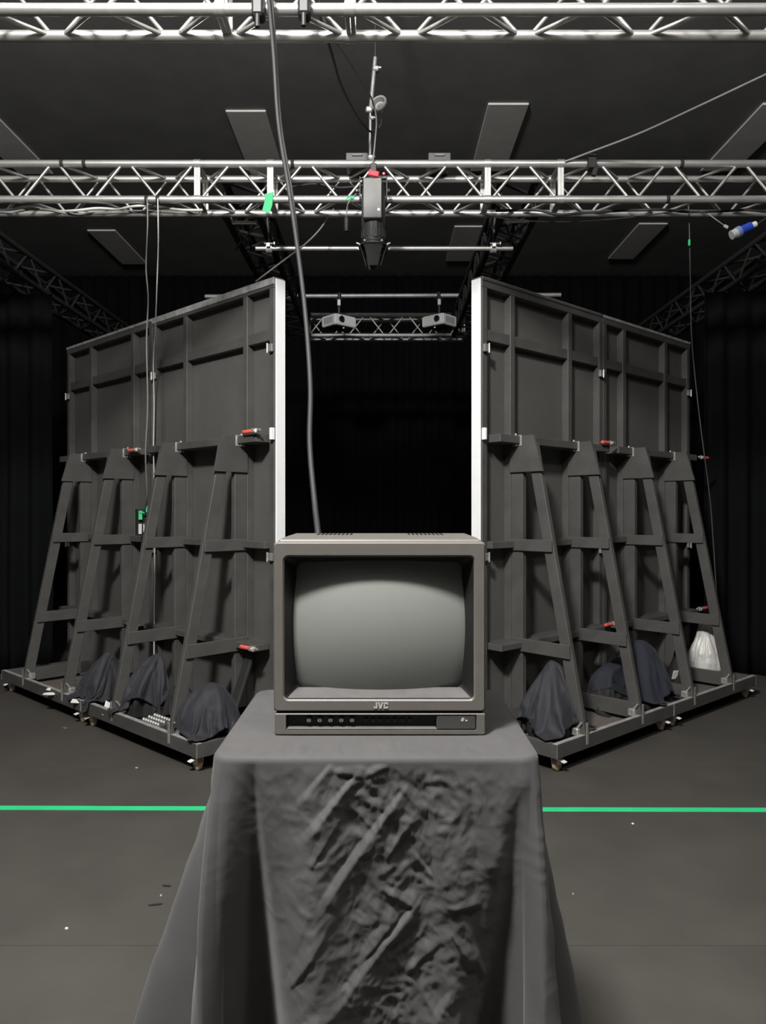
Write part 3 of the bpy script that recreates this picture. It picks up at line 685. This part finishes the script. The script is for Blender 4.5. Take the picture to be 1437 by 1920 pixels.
# black clamps on the top chords
def hook(label, px, py, d):
    c = P(px, py, d); t = thing('hook_clamp', label, 'clamp', c)
    box('clamp_body', c, (.05, .075, .10), M_bmet, t, bev=.01); rod('clamp_bolt', c + Vector((0, -.03, -.05)), c + Vector((0, -.03, -.10)), .010, M_bmet, t, 10); rod('hanger', c + Vector((0, 0, -.05)), c + Vector((0, 0, .35)), .016, M_bmet, t)
hook('black hook clamp on the top truss next to the thick cable', 485, 14, 3.13)
hook('black hook clamp on the top truss between the two cables', 571, 12, 3.13)
for px, py, lb in ((117, 303, 'left of the two black tape rings on the upper left chord'), (159, 302, 'right of the two black tape rings on the upper left chord'), (549, 304, 'black tape ring on the upper chord beside the thick cable'), (1278, 300, 'black tape ring on the upper right chord'), (1252, 369, 'black tape ring on the lower right chord'), (276, 376, 'black tie on the lower left chord at the outer cable'), (297, 376, 'black tie on the lower left chord at the inner cable')):
    z = ZB + .24 if py < 340 else ZB
    x = (px - CX) / F * 5.09
    o = rod('chord_tie', (x - .012, 5.09, z), (x + .012, 5.09, z), .0265, M_bmat, None, 16); tag(o, lb, 'tape')
hk = P(1109, 306, 5.06); t = thing('strap_clip', 'black strap clip on the right truss where the taut cable lands', 'clip', hk)
box('clip', hk, (.05, .08, .09), M_bmat, t); box('strap', hk + Vector((.02, -.02, -.06)), (.03, .03, .07), M_bmat, t, (0, .3, 0))
# boxes on top of the truss
for px, lb in ((672, 'small dark unit lying on the truss left of the pole'), (820, 'dark open box lying on the truss right of the pole')):
    c = P(px, 292, 5.33); t = thing('dimmer_box', lb, 'box', c); z = ZB + .24 + .025 + .028
    box('case', (c.x, 5.25, z), (.15, .3, .055), M_dgrey, t); box('handle', (c.x, 5.095, z + .01), (.07, .014, .014), M_grey, t)

# ------------------------------------------------------------------ table cloth
def table_cloth():
    xc, yc, a, b, r, zt_ = -.0125, 1.557, .2775, .243, .028, 1.076
    per, nr, ss = [], [], []
    def arc(cx, cy, a0):
        for k in range(14):
            an = a0 + math.pi / 2 * k / 13; per.append((cx + r * math.cos(an), cy + r * math.sin(an))); nr.append((math.cos(an), math.sin(an)))
    def line(p, q, nn, n):
        for k in range(1, n):
            per.append((p[0] + (q[0] - p[0]) * k / n, p[1] + (q[1] - p[1]) * k / n)); nr.append(nn)
    # counter clockwise from the front-left corner: front edge (-y), right, back, left
    arc(xc - a + r, yc - b + r, math.pi); line((xc - a + r, yc - b), (xc + a - r, yc - b), (0, -1), 380)
    arc(xc + a - r, yc - b + r, -math.pi / 2); line((xc + a, yc - b + r), (xc + a, yc + b - r), (1, 0), 90)
    arc(xc + a - r, yc + b - r, 0); line((xc + a - r, yc + b), (xc - a + r, yc + b), (0, 1), 90)
    arc(xc - a + r, yc + b - r, math.pi / 2); line((xc - a, yc + b - r), (xc - a, yc - b + r), (-1, 0), 90)
    N = len(per)
    g = lambda d, w_: math.exp(-(d / w_) ** 2)
    def sstep(e0, e1, x):
        t = min(1, max(0, (x - e0) / (e1 - e0))); return t * t * (3 - 2 * t)
    creases = []   # (x0,t0,x1,t1,half width,amp) on the front, from the folds of the cloth
    def C(px0, py0, px1, py1, wd, amp):
        k = 1.29 / F; creases.append(((px0 - CX) * k, (py0 - 1415) * k, (px1 - CX) * k, (py1 - 1415) * k, wd, amp))
    for c_ in ((771, 1473, 617, 1690, .013, .011), (795, 1698, 650, 1875, .014, .012), (678, 1444, 590, 1556, .010, .009), (634, 1420, 578, 1492, .008, .006), (821, 1450, 858, 1690, .016, .012),
               (905, 1467, 935, 1640, .012, .008), (868, 1748, 905, 1812, .008, .007), (739, 1666, 795, 1697, .008, .007), (858, 1690, 915, 1688, .006, .006), (640, 1432, 700, 1440, .007, .006), (700, 1440, 740, 1420, .006, .005),
               (560, 1830, 640, 1700, .010, .006), (690, 1800, 760, 1715, .008, .006), (780, 1830, 840, 1760, .008, .006), (860, 1860, 830, 1930, .010, .008), (930, 1850, 880, 1700, .008, .006), (600, 1600, 650, 1520, .007, .005), (740, 1600, 790, 1520, .007, .005), (830, 1640, 780, 1580, .006, .005), (570, 1910, 650, 1880, .01, .006)):
        C(*c_)
    def disp(p, nn, i, t):
        x, y = p; lx, ly = x - xc, y - yc
        front = ly < -b + r + 1e-4 and nn[1] < -.5
        out = .035 * t
        dx = dy = 0
        # corner cones: front ridges small, side ridges wide
        for sx_ in (-1, 1):
            if lx * sx_ > 0:
                dfx = a - abs(lx); dfy = b + ly        # distance from the front corner along front / side edge
                if dfx > 1e-3 and front:
                    k = g(dfx - .012, .055) * t; dx += sx_ * (.05 if sx_ < 0 else .03) * k; dy += -.09 * k
                    out -= .05 * t * g(dfx - .125, .05)
                if abs(nn[0]) > .5:
                    k = g(dfy - .005, .035) * t; dx += sx_ * .035 * k; dy += -.09 * k
                    out += (.31 if sx_ < 0 else .17) * t * g(dfy - .20, .085) + .10 * t * g(dfy - .42, .09) - .15 * t * g(dfy - .085, .04)
                if ly > b - .1 and nn[1] > .5: out += .2 * t * g(dfx - .02, .06)
        if front:
            # deep hollows beside the corner cones, soft folds between
            w0 = g(lx - .03, .15)
            xl, wl = -.213 + .03 * t, .022 + .13 * t; dl = lx - xl
            out -= .27 * t * math.exp(-(dl / (wl if dl < 0 else wl * .40)) ** 2)
            xr, wr_ = .250 - .07 * t, .014 + .10 * t; dq = lx - xr
            out -= .26 * max(0, t - .04) * math.exp(-(dq / (wr_ if dq > 0 else wr_ * .7)) ** 2)
            out += -.11 * t * w0 + .14 * t * g(lx + .105, .05) + .07 * t * g(lx - .14, .035) + .008 * sstep(.05, .5, t) * math.sin(lx * 24 + 1.1) + .005 * sstep(.02, .3, t) * math.sin(lx * 49 + t * 6)
            w_ = g(lx - .03, .15)
            if t > .004:
                for (x0, t0, x1, t1_, wd, amp) in creases:
                    vx, vt = x1 - x0, t1_ - t0; L2 = vx * vx + vt * vt
                    s = ((lx - x0) * vx + (t - t0) * vt) / L2
                    if -.15 < s < 1.15:
                        L = math.sqrt(L2); d = ((lx - x0) * vt - (t - t0) * vx) / L
                        if abs(d) < wd * 4:
                            wdd = wd * (.45 + .9 * max(0, min(1, s)))
                            tap = sstep(-.15, .2, s) * (1 - sstep(.8, 1.15, s))
                            out += amp * tap * (max(0, 1 - abs(d) / wdd) if d < 0 else max(0, 1 - d / (wdd * 2.6)))
                q = Vector((lx * 13 + 3, t * 13, 1.7)); q2 = q * 2.3
                cr = abs(noise.noise(q + noise.noise_vector(q * .7) * .6)); cr2 = abs(noise.noise(q2 + noise.noise_vector(q) * .7)); cr3 = abs(noise.noise(q2 * 2.2))
                out += (.008 * (.3 - cr) + .0085 * (.3 - cr2) + .0036 * (.3 - cr3)) * (.12 + .88 * w_) * sstep(0, .03, t)
        else:
            q = Vector((x * 6, y * 6, t * 4)); out += .012 * t * math.sin(i * .16) + .012 * t * noise.noise(q) + .003 * noise.noise(q * 4) * sstep(0, .05, t)
        return x + nn[0] * out + dx, y + nn[1] * out + dy
    vs_, fs = [], []
    # top: rings from the centre out
    RT = 26
    vs_.append((xc, yc, zt_))
    for k in range(1, RT + 1):
        f_ = (k / RT) ** .8
        for i in range(N):
            x = xc + (per[i][0] - xc) * f_; y = yc + (per[i][1] - yc) * f_
            wr = noise.noise(Vector((x * 14, y * 22, 5))); wr2 = abs(noise.noise(Vector((x * 30, y * 9, 2))))
            edge = sstep(1, .80, f_) * .0 + sstep(.55, .9, f_) * (1 - sstep(.97, 1, f_))
            vs_.append((x, y, zt_ + edge * (.002 * wr + .007 * wr2)))
    for i in range(N): fs.append((0, 1 + i, 1 + (i + 1) % N))
    for k in range(RT - 1):
        for i in range(N):
            A = 1 + k * N; fs.append((A + i, A + N + i, A + N + (i + 1) % N, A + (i + 1) % N))
    rows = [.004, .010, .018] + [.018 + .55 * j / 150 for j in range(1, 151)] + [.568 + .502 * j / 40 for j in range(1, 41)]
    last = 1 + (RT - 1) * N
    for t in rows:
        base = len(vs_)
        rr = .008
        for i in range(N):
            if t < .02:
                an = t / .018 * math.pi / 2; o_ = rr * math.sin(an); z = zt_ - rr * (1 - math.cos(an))
                x, y = per[i]; nn = nr[i]; vs_.append((x + nn[0] * o_, y + nn[1] * o_, z))
            else:
                te = t - .018
                x, y = disp(per[i], nr[i], i, te); nn = nr[i]
                vs_.append((x + nn[0] * rr, y + nn[1] * rr, max(.003, zt_ - rr - te)))
        for i in range(N):
            fs.append((last + i, base + i, base + (i + 1) % N, last + (i + 1) % N))
        last = base
    o = mesh_obj('table_cloth', vs_, fs, M_cloth, None, True)
    md = o.modifiers.new('cloth thickness', 'SOLIDIFY'); md.thickness = .0015; md.offset = 1
    return tag(o, 'creased charcoal cloth draped over the stand under the television', 'tablecloth')
table_cloth()

# ------------------------------------------------------------------ television
TVX, TVY, TVZ = -.0065, 1.43, 1.0785
k = TVY / F
tvM = Matrix.Translation((TVX, TVY, TVZ))
tv = thing('television', 'old dark grey tube television monitor standing on the draped cloth', 'television', None, M=tvM)
def rrect(x0, x1, z0, z1, r, y, n=6):
    out = []
    for cx, cz, a0 in ((x1 - r, z1 - r, 0), (x0 + r, z1 - r, 90), (x0 + r, z0 + r, 180), (x1 - r, z0 + r, 270)):
        for q in range(n + 1):
            a = math.radians(a0 + 90 * q / n); out.append(Vector((cx + r * math.cos(a), y, cz + r * math.sin(a))))
    return out
def loft(name, rings, m, parent, cap0=False, cap1=False, auto=30, closed=False):
    n = len(rings[0]); bm = bmesh.new(); R = [[bm.verts.new(v) for v in ring] for ring in rings]
    prs = list(zip(R, R[1:])) + ([(R[-1], R[0])] if closed else [])
    for A, B in prs:
        for i in range(n): bm.faces.new((A[i], A[(i + 1) % n], B[(i + 1) % n], B[i]))
    if cap0: bm.faces.new(R[0])
    if cap1: bm.faces.new(R[-1][::-1])
    return bm_obj(name, bm, m, parent, True, auto=auto)
X = lambda px: (px - 712) * k
Z = lambda py: (1378 - py) * k
x0, x1 = X(513), X(911)
zb, ztop = Z(1334), Z(1016)
# front bezel
ox0, ox1, oz0, oz1 = X(533), X(889), Z(1311), Z(1043)
ix0, ix1, iz0, iz1 = X(551), X(871), Z(1300), Z(1056)
bez = loft('bezel', [rrect(x0 + .004, x1 - .004, zb + .002, ztop - .004, .004, .055), rrect(x0, x1, zb, ztop, .006, .05), rrect(x0, x1, zb, ztop, .006, .004), rrect(x0 + .003, x1 - .003, zb + .003, ztop - .003, .005, 0),
              rrect(ox0 - .003, ox1 + .003, oz0 - .003, oz1 + .003, .011, 0), rrect(ox0, ox1, oz0, oz1, .009, .003)], M_tv, tv)
loft('screen_surround', [rrect(ox0, ox1, oz0, oz1, .009, .0031), rrect(ix0, ix1, iz0, iz1, .014, .046), rrect(ix0 - .01, ix1 + .01, iz0 - .01, iz1 + .01, .02, .062)], M_tvd, tv)
# sill at the foot of the opening, light from above put into its paler colour
prism('screen_sill', [Vector((ox0 + .006, .0035, oz0 + .0012)), Vector((ox1 - .006, .0035, oz0 + .0012)), Vector((ix1 - .002, .042, iz0 + .0012)), Vector((ix0 + .002, .042, iz0 + .0012))], (0, 0, 0), (0, 0, .0012), M_tvs, tv)
# convex tube face
NX, NZ = 48, 36; sv, sf = [], []
cxs, czs = (ix0 + ix1) / 2, (iz0 + iz1) / 2; hx, hz = (ix1 - ix0) / 2 + .012, (iz1 - iz0) / 2 + .012
for j in range(NZ + 1):
    for i in range(NX + 1):
        u_, v_ = -1 + 2 * i / NX, -1 + 2 * j / NZ
        sv.append((cxs + u_ * hx, .010 + .026 * u_ * u_ + .028 * v_ * v_, czs + v_ * hz))
for j in range(NZ):
    for i in range(NX):
        q = j * (NX + 1) + i; sf.append((q, q + 1, q + NX + 2, q + NX + 1))
mesh_obj('screen', sv, sf, M_scr, tv, True, Matrix.Identity(4))
# rear cabinet: slightly raised roof that runs back, tapering behind
D = .315
cab = loft('cabinet', [rrect(x0 + .006, x1 - .006, .006, ztop - .004, .004, .05), rrect(x0 + .002, x1 - .002, .004, ztop + .003, .004, .056), rrect(x0 + .002, x1 - .002, .004, ztop + .0055, .005, .10),
              rrect(x0 + .002, x1 - .002, .004, ztop + .008, .006, D), rrect(x0 + .045, x1 - .045, .03, ztop - .05, .02, D + .10), rrect(x0 + .07, x1 - .07, .05, ztop - .08, .02, D + .12)], M_tv, tv, cap1=True)
for cx_ in (-.10, .10):
    for q in range(9):
        box('vent_slot', (cx_ - .036 + q * .009, .255, ztop + .0076), (.004, .07, .002), M_tvd, cab, (.0118, 0, 0), bev=0)
# lower control section
lz1 = Z(1337)
loft('lower_panel', [rrect(x0 + .004, x1 - .002, .0, lz1, .003, .055), rrect(x0 + .002, x1, .0, lz1, .004, .05), rrect(x0 + .002, x1, .0, lz1, .004, .003), rrect(x0 + .004, x1 - .002, .002, lz1 - .002, .003, 0),
                     rrect(X(536), X(894), Z(1369), lz1 - .0025, .003, 0), rrect(X(537), X(893), Z(1368), lz1 - .003, .003, .016)], M_tv, tv)
cp = box('control_panel', ((X(537) + X(893)) / 2, .0165, (Z(1368) + lz1) / 2), (X(893) - X(537), .004, lz1 - Z(1368) - .004), M_tvd, tv, bev=.001)
box('seam', (0, .030, (zb + lz1) / 2), (x1 - x0 - .012, .03, zb - lz1 + .002), M_bmat, tv, bev=0)
prism('panel_sill', [Vector((X(538), .001, Z(1368) + .0006)), Vector((X(819), .001, Z(1368) + .0006)), Vector((X(817), .0145, Z(1363))), Vector((X(540), .0145, Z(1363)))], (0, 0, 0), (0, .0003, .001), M_tvs, tv)
for q in range(5):
    c = Vector((X(579 + q * 20.3), .0145, Z(1351)))
    kn = lathe('knob', [(0, .011), (.0038, .011), (.0046, .0095), (.0048, 0), (.0, 0)], M_knob, cp, Matrix.Translation(c) @ Matrix.Rotation(math.pi / 2, 4, 'X'), 20)
    box('knob_mark', c + Vector((0, -.0112, -.0005)), (.0012, .0008, .004), M_tvd, kn, bev=0)
for q in range(7):
    box('button', (X(686 + q * 13.8), .0128, Z(1353)), (.0062, .005, .0075), mat('button_black', (.03, .03, .03), .4), cp, bev=.001)
dr = box('control_door', ((X(819) + X(893)) / 2, .006, (Z(1368) + lz1 - .003) / 2), (X(893) - X(819), .010, lz1 - .003 - Z(1368)), M_door, tv, bev=.002)
box('door_icon', (X(868), .0007, Z(1349)), (.005, .0008, .007), M_logo, dr, (0, .5, 0), bev=.0002); box('door_icon', (X(875), .0007, Z(1351)), (.004, .0008, .003), M_logo, dr, bev=.0002)
def logo():
    # J, V and C as heavy block strokes, in units of the letter height
    J = [[(.34, 1), (.60, 1), (.60, .20), (.34, .20)], [(.08, .0), (.50, .0), (.60, .20), (0, .20)], [(0, .20), (.24, .20), (.24, .36), (0, .36)]]
    Vv = [[(0, 1), (.27, 1), (.57, 0), (.30, 0)], [(.61, 1), (.88, 1), (.58, 0), (.31, 0)]]
    Cc = [[(0, .12), (.26, .22), (.26, .78), (0, .88)], [(0, .88), (.26, .78), (.66, .78), (.62, 1), (.12, 1)], [(0, .12), (.12, 0), (.62, 0), (.66, .22), (.26, .22)], [(.48, .62), (.74, .62), (.74, .88), (.62, 1), (.48, .80)], [(.48, .38), (.48, .20), (.62, 0), (.74, .12), (.74, .38)]]
    bm = bmesh.new(); H_ = .0115; ox = -1.22
    for polys, adv in ((J, .68), (Vv, .95), (Cc, .8)):
        for n_, poly in enumerate(polys):
            d_ = -.0012 - .00008 * n_
            v0 = [bm.verts.new(((ox + x) * H_, 0, z * H_)) for x, z in poly]; v1 = [bm.verts.new(((ox + x) * H_, d_, z * H_)) for x, z in poly]
            bm.faces.new(v1); bm.faces.new(v0[::-1])
            for q in range(len(poly)): bm.faces.new((v0[q], v0[(q + 1) % len(poly)], v1[(q + 1) % len(poly)], v1[q]))
        ox += adv
    return bm_obj('logo', bm, M_logo, bez, M=Matrix.Translation((X(715), .0001, Z(1328))))
lo = logo()
tag(lo, 'grey raised maker lettering')
for px in (530, 895): rod('foot', (X(px), .03, -.0015), (X(px), .03, .003), .008, M_bmat, tv, 12)

# ------------------------------------------------------------------ scraps on the floor
def scrap(label, px, py, sx_, sy_, m, rz=0):
    d = F * CH / (py - CY); c = P(px, py, d)
    bm = bmesh.new(); n_ = 7
    ring = [Vector((sx_ / 2 * math.cos(6.283 * q / n_) * random.uniform(.6, 1.1), sy_ / 2 * math.sin(6.283 * q / n_) * random.uniform(.6, 1.1), 0)) for q in range(n_)]
    R = Matrix.Rotation(rz, 3, 'Z')
    v0 = [bm.verts.new(R @ v + Vector((c.x, c.y, .0004))) for v in ring]; v1 = [bm.verts.new(R @ v * 1 + Vector((c.x, c.y, .0030 + .003 * random.random()))) for v in ring]
    bm.faces.new(v0[::-1]); bm.faces.new(v1)
    for q in range(n_): bm.faces.new((v0[q], v0[(q + 1) % n_], v1[(q + 1) % n_], v1[q]))
    tag(bm_obj('floor_scrap', bm, m), label, 'scrap')
scrap('thin black tape scrap on the floor left of the cloth, upper', 312, 1662, .055, .012, M_bmat, -.1)
scrap('thin black tape scrap on the floor left of the cloth, lower', 294, 1697, .07, .012, M_bmat, .2)
scrap('pale speck of paper on the lower left floor', 125, 1742, .012, .009, M_paper)
scrap('pale speck of paper between the two black tape scraps', 302, 1680, .008, .014, M_wcable)
scrap('tiny pale speck on the floor in front of the left base', 257, 1440, .02, .018, M_wcable)
scrap('tiny pale speck on the floor right of the cloth below the tape', 1187, 1545, .014, .012, M_paper)
scrap('tiny pale speck on the right floor beside the cloth', 1075, 1677, .008, .010, M_wcable)
scrap('tiny grey speck on the floor under the left base', 122, 1365, .05, .03, M_cable)
